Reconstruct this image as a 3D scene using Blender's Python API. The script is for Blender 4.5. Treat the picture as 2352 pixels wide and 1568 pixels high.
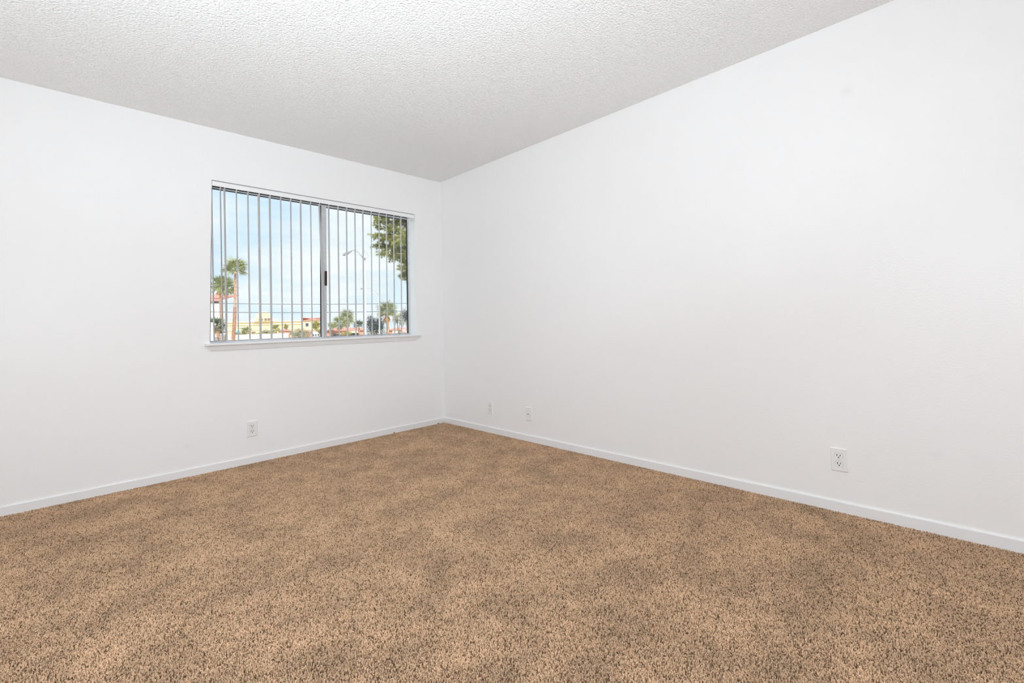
import bpy, bmesh, math, random
from mathutils import Vector, Matrix, Euler
random.seed(7)
PI = math.pi
SC = bpy.context.scene
COL = SC.collection
for _o in list(bpy.data.objects):
    bpy.data.objects.remove(_o)

# ------------------------------------------------------------------ camera
cam_data = bpy.data.cameras.new('camera')
cam_data.sensor_fit = 'HORIZONTAL'
cam_data.sensor_width = 36.0
cam_data.lens = 1049.016 * 36.0 / 2352.0
cam_data.shift_y = -0.043731
cam_data.clip_start = 0.05
cam_data.clip_end = 2000
cam = bpy.data.objects.new('camera', cam_data)
COL.objects.link(cam)
cam.matrix_world = Matrix([[0.711375, -0.020457, -0.702515, -2.7633], [-0.702275, -0.059756, -0.709393, -3.796], [-0.027468, 0.998003, -0.056875, 0.974], [0, 0, 0, 1]])
SC.camera = cam

# ------------------------------------------------------------------ view + world + sun + flash
SC.view_settings.view_transform = 'Standard'
SC.view_settings.look = 'None'
SC.view_settings.gamma = 1.0
SC.view_settings.use_curve_mapping = False
SC.view_settings.exposure = 0.0

SC.cycles.max_bounces = 12
SC.cycles.diffuse_bounces = 10
SC.cycles.glossy_bounces = 6
SC.cycles.transparent_max_bounces = 24

def build_world():
    w = bpy.data.worlds.new('sky')
    SC.world = w
    w.use_nodes = True
    nt = w.node_tree
    nt.nodes.clear()
    N, L = nt.nodes, nt.links
    out = N.new('ShaderNodeOutputWorld')
    bg = N.new('ShaderNodeBackground')
    bg.inputs['Strength'].default_value = 1.12
    tc = N.new('ShaderNodeTexCoord')
    sep = N.new('ShaderNodeSeparateXYZ')
    L.new(tc.outputs['Generated'], sep.inputs[0])
    ramp = N.new('ShaderNodeValToRGB')
    e = ramp.color_ramp.elements
    e[0].position = 0.0; e[0].color = (0.74, 0.885, 0.97, 1)
    e[1].position = 1.0; e[1].color = (0.30, 0.55, 0.93, 1)
    m = ramp.color_ramp.elements.new(0.30); m.color = (0.58, 0.79, 0.98, 1)
    L.new(sep.outputs['Z'], ramp.inputs[0])
    # flat cloud layer: direction divided by height
    add = N.new('ShaderNodeMath'); add.operation = 'ADD'; add.inputs[1].default_value = 0.18
    L.new(sep.outputs['Z'], add.inputs[0])
    mx = N.new('ShaderNodeMath'); mx.operation = 'MAXIMUM'; mx.inputs[1].default_value = 0.05
    L.new(add.outputs[0], mx.inputs[0])
    dx = N.new('ShaderNodeMath'); dx.operation = 'DIVIDE'
    dy = N.new('ShaderNodeMath'); dy.operation = 'DIVIDE'
    L.new(sep.outputs['X'], dx.inputs[0]); L.new(mx.outputs[0], dx.inputs[1])
    L.new(sep.outputs['Y'], dy.inputs[0]); L.new(mx.outputs[0], dy.inputs[1])
    cmb = N.new('ShaderNodeCombineXYZ')
    L.new(dx.outputs[0], cmb.inputs[0]); L.new(dy.outputs[0], cmb.inputs[1])
    no = N.new('ShaderNodeTexNoise')
    no.inputs['Scale'].default_value = 1.1
    no.inputs['Detail'].default_value = 6
    no.inputs['Roughness'].default_value = 0.55
    L.new(cmb.outputs[0], no.inputs['Vector'])
    cr = N.new('ShaderNodeValToRGB')
    cr.color_ramp.elements[0].position = 0.40
    cr.color_ramp.elements[1].position = 0.60
    L.new(no.outputs['Fac'], cr.inputs[0])
    mix = N.new('ShaderNodeMixRGB')
    mix.inputs['Color2'].default_value = (0.90, 0.95, 0.99, 1)
    L.new(cr.outputs['Color'], mix.inputs['Fac'])
    L.new(ramp.outputs['Color'], mix.inputs['Color1'])
    L.new(mix.outputs['Color'], bg.inputs['Color'])
    L.new(bg.outputs[0], out.inputs[0])
build_world()

sun = bpy.data.lights.new('sun', 'SUN')
sun.energy = 4.2
sun.angle = math.radians(0.6)
sun.color = (1.0, 0.95, 0.86)
sun_o = bpy.data.objects.new('sun', sun)
COL.objects.link(sun_o)
sun_o.rotation_euler = Vector((0.30, 0.78, -0.62)).to_track_quat('-Z', 'Y').to_euler()

# the photographer's flash: a diffused head just behind the camera and two heads bounced off the ceiling, spread to even the light; corner fill added
def flash(name, loc, energy, aim=None, size=0.6, spread=180):
    l = bpy.data.lights.new(name, 'AREA' if aim else 'POINT')
    l.energy = energy
    l.color = (0.82, 0.913, 1.0)
    o = bpy.data.objects.new(name, l)
    COL.objects.link(o)
    o.location = loc
    if aim:
        l.shape = 'SQUARE'; l.size = size; l.spread = math.radians(spread)
        o.rotation_euler = Vector(aim).to_track_quat('-Z', 'Y').to_euler()
    else:
        l.shadow_soft_size = 0.2
flash('diffused_flash', (-3.05, -3.95, 1.45), 49.5)
flash('bounced_flash', (-3.8, -3.0, 0.3), 25.5, (0.2, 0.2, 1.0), spread=110)
flash('bounced_flash', (-2.9, -3.9, 0.3), 16.5, (0.45, 0.55, 1.0), spread=100)
flash('corner_fill', (-3.5, -4.0, 1.6), 4.0, (2.6, 4.0, -0.9), size=0.5, spread=70)  # fill light added to brighten the far corner, no such lamp known

# ------------------------------------------------------------------ helpers
def mat(name, col, rough=0.6, metal=0.0, noise=None, bump=None, spec=0.5):
    """noise = (scale, amount) brightness mottling; bump = (scale, strength, distance)"""
    m = bpy.data.materials.new(name)
    m.use_nodes = True
    nt = m.node_tree
    N, L = nt.nodes, nt.links
    b = N['Principled BSDF']
    b.inputs['Roughness'].default_value = rough
    b.inputs['Metallic'].default_value = metal
    b.inputs['Specular IOR Level'].default_value = spec
    b.inputs['Base Color'].default_value = (*col, 1)
    geo = N.new('ShaderNodeNewGeometry')
    if noise:
        t = N.new('ShaderNodeTexNoise')
        t.inputs['Scale'].default_value = noise[0]
        t.inputs['Detail'].default_value = 4
        L.new(geo.outputs['Position'], t.inputs['Vector'])
        mr = N.new('ShaderNodeMapRange')
        mr.inputs['From Min'].default_value = 0.3
        mr.inputs['From Max'].default_value = 0.7
        mr.inputs['To Min'].default_value = 1 - noise[1]
        mr.inputs['To Max'].default_value = 1 + noise[1]
        L.new(t.outputs['Fac'], mr.inputs['Value'])
        mx = N.new('ShaderNodeVectorMath'); mx.operation = 'SCALE'
        mx.inputs[0].default_value = col
        L.new(mr.outputs[0], mx.inputs['Scale'])
        L.new(mx.outputs[0], b.inputs['Base Color'])
    if bump:
        t2 = N.new('ShaderNodeTexNoise')
        t2.inputs['Scale'].default_value = bump[0]
        t2.inputs['Detail'].default_value = 3
        L.new(geo.outputs['Position'], t2.inputs['Vector'])
        bp = N.new('ShaderNodeBump')
        bp.inputs['Strength'].default_value = bump[1]
        bp.inputs['Distance'].default_value = bump[2]
        L.new(t2.outputs['Fac'], bp.inputs['Height'])
        L.new(bp.outputs[0], b.inputs['Normal'])
    return m

class MB:
    """collects shapes, builds ONE mesh object"""
    def __init__(s):
        s.v = []; s.f = []
    def poly(s, verts, faces):
        n = len(s.v)
        s.v += [tuple(q) for q in verts]
        s.f += [tuple(i + n for i in f) for f in faces]
        return s
    def box(s, a, b):
        x0, y0, z0 = [min(p, q) for p, q in zip(a, b)]
        x1, y1, z1 = [max(p, q) for p, q in zip(a, b)]
        return s.poly([(x0,y0,z0),(x1,y0,z0),(x1,y1,z0),(x0,y1,z0),(x0,y0,z1),(x1,y0,z1),(x1,y1,z1),(x0,y1,z1)],
                      [(0,3,2,1),(4,5,6,7),(0,1,5,4),(1,2,6,5),(2,3,7,6),(3,0,4,7)])
    def tube(s, pts, rad, n=8, cap=True):
        pts = [Vector(p) for p in pts]
        if not hasattr(rad, '__len__'):
            rad = [rad] * len(pts)
        base = len(s.v)
        prev = None
        for i, p in enumerate(pts):
            t = (pts[min(i+1, len(pts)-1)] - pts[max(i-1, 0)]).normalized()
            if prev is None:
                u = t.orthogonal().normalized()
            else:
                u = (prev - t * prev.dot(t))
                u = u.normalized() if u.length > 1e-6 else t.orthogonal().normalized()
            prev = u
            w = t.cross(u)
            for k in range(n):
                a = 2 * PI * k / n
                s.v.append(tuple(p + (u * math.cos(a) + w * math.sin(a)) * rad[i]))
        for i in range(len(pts) - 1):
            for k in range(n):
                a = base + i*n + k; b = base + i*n + (k+1) % n
                s.f.append((a, b, b + n, a + n))
        if cap:
            s.f.append(tuple(base + k for k in range(n))[::-1])
            s.f.append(tuple(base + (len(pts)-1)*n + k for k in range(n)))
        return s
    def lathe(s, prof, center=(0,0,0), axis='Z', n=16):
        base = len(s.v)
        for r, h in prof:
            for k in range(n):
                a = 2*PI*k/n
                c, d = r*math.cos(a), r*math.sin(a)
                q = (c, d, h) if axis == 'Z' else ((c, h, d) if axis == 'Y' else (h, c, d))
                s.v.append((q[0]+center[0], q[1]+center[1], q[2]+center[2]))
        for i in range(len(prof)-1):
            for k in range(n):
                a = base+i*n+k; b = base+i*n+(k+1) % n
                s.f.append((a, b, b+n, a+n))
        s.f.append(tuple(base+k for k in range(n))[::-1])
        s.f.append(tuple(base+(len(prof)-1)*n+k for k in range(n)))
        return s
    def prism(s, outline, axis, a, b):
        """outline 2D extruded along axis from a to b"""
        n = len(outline)
        def mk(u, v, h):
            return (h, u, v) if axis == 'X' else ((u, h, v) if axis == 'Y' else (u, v, h))
        return s.poly([mk(u, v, a) for u, v in outline] + [mk(u, v, b) for u, v in outline],
                      [tuple(range(n))[::-1], tuple(range(n, 2*n))] + [(i, (i+1) % n, n+(i+1) % n, n+i) for i in range(n)])
    def mesh(s, name, smooth=False):
        me = bpy.data.meshes.new(name)
        me.from_pydata(s.v, [], s.f)
        bm = bmesh.new(); bm.from_mesh(me)
        bmesh.ops.recalc_face_normals(bm, faces=bm.faces)
        bm.to_mesh(me); bm.free()
        if smooth:
            for p in me.polygons: p.use_smooth = True
        return me
    def build(s, name, m, parent=None, smooth=False, bevel=0):
        o = link(name, s.mesh(name, smooth), m, parent)
        if bevel:
            b = o.modifiers.new('bevel', 'BEVEL'); b.width = bevel; b.segments = 2; b.limit_method = 'ANGLE'
        return o

def link(name, me, m, parent=None):
    if m and not me.materials:
        me.materials.append(m)
    o = bpy.data.objects.new(name, me)
    COL.objects.link(o)
    if parent: o.parent = parent
    return o

def tag(o, label=None, cat=None, group=None, kind=None):
    if label: o['label'] = label
    if cat: o['category'] = cat
    if group: o['group'] = group
    if kind: o['kind'] = kind
    return o

def empty(name, loc=(0,0,0), rz=0.0, label=None, cat=None, group=None, kind=None):
    o = bpy.data.objects.new(name, None)
    o.empty_display_size = 0.1
    COL.objects.link(o)
    o.location = loc; o.rotation_euler = (0, 0, rz)
    return tag(o, label, cat, group, kind)

# ------------------------------------------------------------------ materials of the room
def wall_material(name, smudges):
    """white eggshell paint with a faint orange-peel texture and a few scuffs"""
    m = mat(name, (0.94, 0.94, 0.94), rough=0.38, bump=(110, 0.14, 0.003), spec=0.5)
    nt = m.node_tree; N, L = nt.nodes, nt.links
    b = N['Principled BSDF']
    geo = N.new('ShaderNodeNewGeometry')
    col = None
    for (c, r, amt) in smudges:
        d = N.new('ShaderNodeVectorMath'); d.operation = 'SUBTRACT'
        d.inputs[1].default_value = c
        L.new(geo.outputs['Position'], d.inputs[0])
        sc = N.new('ShaderNodeVectorMath'); sc.operation = 'MULTIPLY'
        sc.inputs[1].default_value = tuple(1.0 / q for q in r)
        L.new(d.outputs[0], sc.inputs[0])
        ln = N.new('ShaderNodeVectorMath'); ln.operation = 'LENGTH'
        L.new(sc.outputs[0], ln.inputs[0])
        nz = N.new('ShaderNodeTexNoise'); nz.inputs['Scale'].default_value = 60
        L.new(geo.outputs['Position'], nz.inputs['Vector'])
        ad = N.new('ShaderNodeMath'); ad.operation = 'ADD'
        L.new(ln.outputs['Value'], ad.inputs[0]); L.new(nz.outputs['Fac'], ad.inputs[1])
        mr = N.new('ShaderNodeMapRange')
        mr.inputs['From Min'].default_value = 0.4; mr.inputs['From Max'].default_value = 1.6
        mr.inputs['To Min'].default_value = amt; mr.inputs['To Max'].default_value = 0.0
        L.new(ad.outputs[0], mr.inputs['Value'])
        mx = N.new('ShaderNodeMixRGB')
        mx.inputs['Color2'].default_value = (0.45, 0.44, 0.42, 1)
        if col is None: mx.inputs['Color1'].default_value = (0.94, 0.94, 0.94, 1)
        else: L.new(col, mx.inputs['Color1'])
        L.new(mr.outputs[0], mx.inputs['Fac'])
        col = mx.outputs['Color']
    if col: L.new(col, b.inputs['Base Color'])
    return m

M = {}
M['wall_n'] = wall_material('wall_paint_window_side', [((-2.135, 0, 0.199), (0.03, 0.2, 0.02), 0.10)])
M['wall_e'] = wall_material('wall_paint_long_side', [((0, -3.411, 2.078), (0.2, 0.035, 0.035), 0.10),
                                                    ((0, -3.639, 0.343), (0.2, 0.03, 0.010), 0.07),
                                                    ((0, -3.36, 0.165), (0.2, 0.03, 0.004), 0.14)])
M['wall'] = wall_material('wall_paint', [])
def ceiling_material():
    m = mat('popcorn_ceiling', (0.945, 0.94, 0.925), rough=0.9, spec=0.1)
    nt = m.node_tree; N, L = nt.nodes, nt.links
    b = N['Principled BSDF']
    geo = N.new('ShaderNodeNewGeometry')
    n1 = N.new('ShaderNodeTexNoise'); n1.inputs['Scale'].default_value = 75; n1.inputs['Detail'].default_value = 3
    n1.inputs['Roughness'].default_value = 0.65
    L.new(geo.outputs['Position'], n1.inputs['Vector'])
    v1 = N.new('ShaderNodeTexVoronoi'); v1.inputs['Scale'].default_value = 110
    v1.feature = 'SMOOTH_F1'
    L.new(geo.outputs['Position'], v1.inputs['Vector'])
    ad = N.new('ShaderNodeMath'); ad.operation = 'SUBTRACT'
    L.new(n1.outputs['Fac'], ad.inputs[0]); L.new(v1.outputs['Distance'], ad.inputs[1])
    bp = N.new('ShaderNodeBump'); bp.inputs['Strength'].default_value = 0.85; bp.inputs['Distance'].default_value = 0.007
    L.new(ad.outputs[0], bp.inputs['Height'])
    L.new(bp.outputs[0], b.inputs['Normal'])
    return m
M['ceiling'] = ceiling_material()
M['trim'] = mat('trim_white_semigloss', (0.88, 0.88, 0.88), rough=0.5, spec=0.2)
M['backing'] = mat('carpet_backing', (0.20, 0.13, 0.08), rough=1.0)
M['plastic'] = mat('white_plastic', (0.90, 0.90, 0.89), rough=0.35)
M['dark'] = mat('dark_slot', (0.012, 0.012, 0.012), rough=0.7)
M['screw'] = mat('painted_screw', (0.75, 0.75, 0.73), rough=0.4)
M['alu'] = mat('anodised_aluminium', (0.78, 0.785, 0.81), rough=0.42, metal=0.10, noise=(30, 0.05))
M['gasket'] = mat('black_rubber_gasket', (0.02, 0.02, 0.025), rough=0.7)
M['handle'] = mat('brown_latch_plastic', (0.045, 0.018, 0.012), rough=0.45)
def vinyl_material():
    m = bpy.data.materials.new('white_vinyl_slat')
    m.use_nodes = True
    nt = m.node_tree; nt.nodes.clear(); N, L = nt.nodes, nt.links
    o = N.new('ShaderNodeOutputMaterial')
    d = N.new('ShaderNodeBsdfPrincipled'); d.inputs['Base Color'].default_value = (0.84, 0.835, 0.82, 1); d.inputs['Roughness'].default_value = 0.5
    t = N.new('ShaderNodeBsdfTranslucent'); t.inputs['Color'].default_value = (0.80, 0.79, 0.77, 1)
    mx = N.new('ShaderNodeMixShader'); mx.inputs['Fac'].default_value = 0.30
    L.new(d.outputs[0], mx.inputs[1]); L.new(t.outputs[0], mx.inputs[2]); L.new(mx.outputs[0], o.inputs[0])
    return m
M['vinyl'] = vinyl_material()
M['rail'] = mat('headrail_white', (0.93, 0.93, 0.93), rough=0.4)
M['brass'] = mat('connector_metal', (0.45, 0.42, 0.36), rough=0.35, metal=0.9)
M['hook'] = mat('hook_white', (0.88, 0.86, 0.80), rough=0.4)

def glass_material():
    m = bpy.data.materials.new('window_glass')
    m.use_nodes = True
    nt = m.node_tree; nt.nodes.clear(); N, L = nt.nodes, nt.links
    o = N.new('ShaderNodeOutputMaterial')
    t = N.new('ShaderNodeBsdfTransparent'); t.inputs['Color'].default_value = (0.985, 0.995, 0.99, 1)
    g = N.new('ShaderNodeBsdfGlossy'); g.inputs['Roughness'].default_value = 0.02
    mx = N.new('ShaderNodeMixShader'); mx.inputs['Fac'].default_value = 0.045
    L.new(t.outputs[0], mx.inputs[1]); L.new(g.outputs[0], mx.inputs[2]); L.new(mx.outputs[0], o.inputs[0])
    return m
M['glass'] = glass_material()

def carpet_material():
    m = bpy.data.materials.new('carpet_frieze')
    m.use_nodes = True
    nt = m.node_tree; N, L = nt.nodes, nt.links
    b = N['Principled BSDF']
    b.inputs['Roughness'].default_value = 1.0
    b.inputs['Specular IOR Level'].default_value = 0.05
    geo = N.new('ShaderNodeNewGeometry')
    at = N.new('ShaderNodeAttribute'); at.attribute_name = 'tuft_tone'
    ramp = N.new('ShaderNodeValToRGB')
    e = ramp.color_ramp.elements
    e[0].position = 0.0; e[0].color = (0.13, 0.078, 0.042, 1)  # mixed tuft tones; the dark ones also paint in shadow specks of the pile
    e[1].position = 1.0; e[1].color = (0.80, 0.56, 0.37, 1)
    q = e.new(0.32); q.color = (0.57, 0.375, 0.235, 1)
    L.new(at.outputs['Fac'], ramp.inputs[0])
    # trodden and vacuumed pile: its lean shading painted as broad soft blotches
    n1 = N.new('ShaderNodeTexNoise'); n1.inputs['Scale'].default_value = 4.6; n1.inputs['Detail'].default_value = 6
    n1.inputs['Roughness'].default_value = 0.6; n1.inputs['Distortion'].default_value = 0.4
    L.new(geo.outputs['Position'], n1.inputs['Vector'])
    mr = N.new('ShaderNodeMapRange')
    mr.inputs['From Min'].default_value = 0.32; mr.inputs['From Max'].default_value = 0.62
    mr.inputs['To Min'].default_value = 0.76; mr.inputs['To Max'].default_value = 1.08
    L.new(n1.outputs['Fac'], mr.inputs['Value'])
    sc = N.new('ShaderNodeVectorMath'); sc.operation = 'SCALE'
    L.new(ramp.outputs['Color'], sc.inputs[0]); L.new(mr.outputs[0], sc.inputs['Scale'])
    L.new(sc.outputs[0], b.inputs['Base Color'])
    return m
M['carpet'] = carpet_material()

# ------------------------------------------------------------------ room shell
XW, YS, HC = -4.4, -5.2, 2.44          # west wall, south wall, ceiling height
TH = 0.15
WL, WR, ZB, ZT = -2.010, -0.312, 0.885, 2.060   # window opening

def struct(o): return tag(o, kind='structure')
struct(MB().box((XW-TH, YS-TH, -0.20), (TH, TH, -0.012)).build('floor', M['backing']))
struct(MB().box((XW-TH, YS-TH, HC), (TH, TH, HC+0.20)).build('ceiling', M['ceiling']))
wn = MB()
wn.box((XW-TH, 0, -0.012), (WL, TH, HC)).box((WR, 0, -0.012), (TH, TH, HC))
wn.box((WL, 0, -0.012), (WR, TH, ZB)).box((WL, 0, ZT), (WR, TH, HC))
struct(wn.build('wall_north', M['wall_n']))
struct(MB().box((0, YS-TH, -0.012), (TH, 0, HC)).build('wall_east', M['wall_e']))
struct(MB().box((XW-TH, YS-TH, -0.012), (XW, 0, HC)).build('wall_west', M['wall']))
struct(MB().box((XW, YS-TH, -0.012), (0, YS, HC)).build('wall_south', M['wall']))
BH, BT = 0.049, 0.009
prof = [(0, -0.012), (BT, -0.012), (BT, BH-0.004), (BT-0.002, BH-0.001), (BT-0.004, BH), (0, BH)]
struct(MB().prism([(-u, v) for u, v in prof], 'X', XW, 0).build('baseboard_north', M['trim']))
struct(MB().prism([(-u, v) for u, v in prof], 'Y', YS, -BT).build('baseboard_east', M['trim']))
struct(MB().prism([(XW+u, v) for u, v in prof], 'Y', YS, -BT).build('baseboard_west', M['trim']))
struct(MB().prism([(YS+u, v) for u, v in prof], 'X', XW+BT, -BT).build('baseboard_south', M['trim']))

# ------------------------------------------------------------------ carpet pile
def carpet():
    P, sp = 0.40, 0.0034
    n = int(P / sp)
    rnd = random.Random(3)
    v, f, tuft_tone = [], [], []
    for i in range(n):
        for j in range(n):
            x = (i + 0.5 + rnd.uniform(-.5, .5)) * P / n - P/2
            y = (j + 0.5 + rnd.uniform(-.5, .5)) * P / n - P/2
            h = rnd.uniform(0.0095, 0.0130) if rnd.random() > .17 else rnd.uniform(.003, .006)
            la = rnd.uniform(0, 2*PI); lean = rnd.uniform(0.0005, 0.0040)
            a0 = rnd.uniform(0, PI)
            r0 = rnd.uniform(0.0013, 0.0021)
            c = rnd.random()
            ox = x + math.cos(la) * lean
            oy = y + math.sin(la) * lean
            b = len(v)
            for k, (t, r, px, py) in enumerate(((0, .7, x, y), (.80, 1.15, ox*.7+x*.3, oy*.7+y*.3))):
                for q in range(4):
                    a = a0 + q * PI/2 + k * 0.4
                    v.append((px + math.cos(a)*r0*r, py + math.sin(a)*r0*r, -0.012 + h*t))
            v.append((ox, oy, -0.012 + h))
            tuft_tone += [c] * 9
            for q in range(4):
                f.append((b+q, b+(q+1) % 4, b+4+(q+1) % 4, b+4+q))
                f.append((b+4+q, b+4+(q+1) % 4, b+8))
    me = bpy.data.meshes.new('carpet_pile')
    me.from_pydata(v, [], f)
    at = me.attributes.new('tuft_tone', 'FLOAT', 'POINT')
    at.data.foreach_set('value', tuft_tone)
    for p in me.polygons: p.use_smooth = True
    nx, ny = int(round(-XW/P)), int(round(-YS/P))
    o = link('carpet_pile', me, M['carpet'])
    o.location = (XW/2, YS/2, 0)
    tag(o, 'tan and brown frieze carpet covering the whole floor', 'carpet', kind='stuff')
    ng = bpy.data.node_groups.new('lay_carpet', 'GeometryNodeTree')
    ng.interface.new_socket('Geometry', in_out='INPUT', socket_type='NodeSocketGeometry')
    ng.interface.new_socket('Geometry', in_out='OUTPUT', socket_type='NodeSocketGeometry')
    N, L = ng.nodes, ng.links
    gi = N.new('NodeGroupInput'); go = N.new('NodeGroupOutput')
    grid = N.new('GeometryNodeMeshGrid')
    grid.inputs['Size X'].default_value = (nx-1)*P
    grid.inputs['Size Y'].default_value = (ny-1)*P
    grid.inputs['Vertices X'].default_value = nx
    grid.inputs['Vertices Y'].default_value = ny
    iop = N.new('GeometryNodeInstanceOnPoints')
    rv = N.new('FunctionNodeRandomValue'); rv.data_type = 'INT'
    rv.inputs['Min'].default_value = 0 if not hasattr(rv.inputs[4], 'x') else 0
    for s in rv.inputs:
        if s.enabled and s.name == 'Min': s.default_value = 0
        if s.enabled and s.name == 'Max': s.default_value = 3
    mu = N.new('ShaderNodeMath'); mu.operation = 'MULTIPLY'; mu.inputs[1].default_value = PI/2
    ov = [s for s in rv.outputs if s.enabled][0]
    L.new(ov, mu.inputs[0])
    cx = N.new('ShaderNodeCombineXYZ'); L.new(mu.outputs[0], cx.inputs['Z'])
    er = N.new('FunctionNodeEulerToRotation'); L.new(cx.outputs[0], er.inputs[0])
    L.new(grid.outputs['Mesh'], iop.inputs['Points'])
    L.new(gi.outputs[0], iop.inputs['Instance'])
    L.new(er.outputs[0], iop.inputs['Rotation'])
    L.new(iop.outputs[0], go.inputs[0])
    md = o.modifiers.new('lay', 'NODES'); md.node_group = ng
carpet()

# ------------------------------------------------------------------ window
def window():
    w = empty('window_1', ((WL+WR)/2, 0.10, ZB), kind='structure')
    def part(mb, name, m, parent=w, **k):
        mb.v = [(x-w.location.x, y-w.location.y, z-w.location.z) for x, y, z in mb.v]
        return mb.build(name, m, parent, **k)
    y0, y1 = 0.098, 0.150
    fl_, fr_ = 0.010, 0.007                     # visible jamb widths
    part(MB().box((WL, y0, ZB-.014), (WR, y1, ZB+.004)), 'frame_track', M['alu'])
    part(MB().box((WL, y0, ZT-.018), (WR, y1, ZT)), 'frame_head', M['alu'])
    part(MB().box((WL, y0, ZB+.004), (WL+fl_, y1, ZT-.018)), 'frame_jamb', M['alu'])
    part(MB().box((WR-fr_, y0, ZB+.004), (WR, y1, ZT-.018)), 'frame_jamb', M['alu'])
    xm0, xm1 = -1.186, -1.140
    def sash(a, b, ya, yb, sl, sr):
        zb, zt = ZB+.0055, ZT-.022
        rb, rt = 0.009, 0.012
        mb = MB()
        mb.box((a, ya, zb), (a+sl, yb, zt)).box((b-sr, ya, zb), (b, yb, zt))
        mb.box((a+sl, ya, zb), (b-sr, yb, zb+rb)).box((a+sl, ya, zt-rt), (b-sr, yb, zt))
        s = part(mb, 'sash', M['alu'], bevel=0.0012)
        ym = (ya+yb)/2
        g = 0.0045
        A, B, Z0, Z1 = a+sl, b-sr, zb+rb, zt-rt
        gk = MB()
        gk.box((A, ym-.010, Z0), (A+g, ym+.006, Z1)).box((B-g, ym-.010, Z0), (B, ym+.006, Z1))
        gk.box((A+g, ym-.010, Z0), (B-g, ym+.006, Z0+g*.5)).box((A+g, ym-.010, Z1-g), (B-g, ym+.006, Z1))
        part(gk, 'gasket', M['gasket'], s)
        part(MB().box((A+g*.5, ym-.002, Z0+g*.2), (B-g*.5, ym+.002, Z1-g*.5)), 'glass_pane', M['glass'], s)
        return s
    s1 = sash(WL+fl_+.001, xm1, 0.101, 0.122, 0.008, xm1-xm0)
    s2 = sash(xm0+.006, WR-fr_-.001, 0.126, 0.147, 0.030, 0.004)
    # black strip drawn in for the dark gap line in the head
    part(MB().box((WL+fl_, 0.0965, ZT-.024), (WR-fr_, 0.101, ZT-.016)), 'head_gap_strip', M['gasket'])
    # latch on the meeting stile
    lt = part(MB().box((xm1-.020, 0.088, 1.335), (xm1-.002, 0.1005, 1.46)), 'latch', M['handle'], s1, bevel=0.002)
    # stool and apron
    st = MB().prism([(0.098, ZB-.016), (0.098, ZB+.002), (-.028, ZB+.002), (-.033, ZB-.003), (-.033, ZB-.013), (-.030, ZB-.016)], 'X', WL+.0005, WR-.0005)
    st.prism([(0.0, ZB-.016), (0.0, ZB+.002), (-.028, ZB+.002), (-.033, ZB-.003), (-.033, ZB-.013), (-.030, ZB-.016)], 'X', WL-.033, WL+.0005)
    st.prism([(0.0, ZB-.016), (0.0, ZB+.002), (-.028, ZB+.002), (-.033, ZB-.003), (-.033, ZB-.013), (-.030, ZB-.016)], 'X', WR-.0005, WR+.033)
    part(st, 'window_sill', M['trim'])
    xa, xb = WL-.026, WR+.026
    za, zb2 = ZB-.016, ZB-.052
    ap = MB().poly([(xa,0,za),(xb,0,za),(xb-.034,0,zb2),(xa+.034,0,zb2),
                    (xa,-.020,za),(xb,-.020,za),(xb-.034,-.008,zb2),(xa+.034,-.008,zb2)],
                   [(0,1,2,3),(7,6,5,4),(0,4,5,1),(1,5,6,2),(2,6,7,3),(3,7,4,0)])
    part(ap, 'apron', M['trim'])
window()

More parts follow.
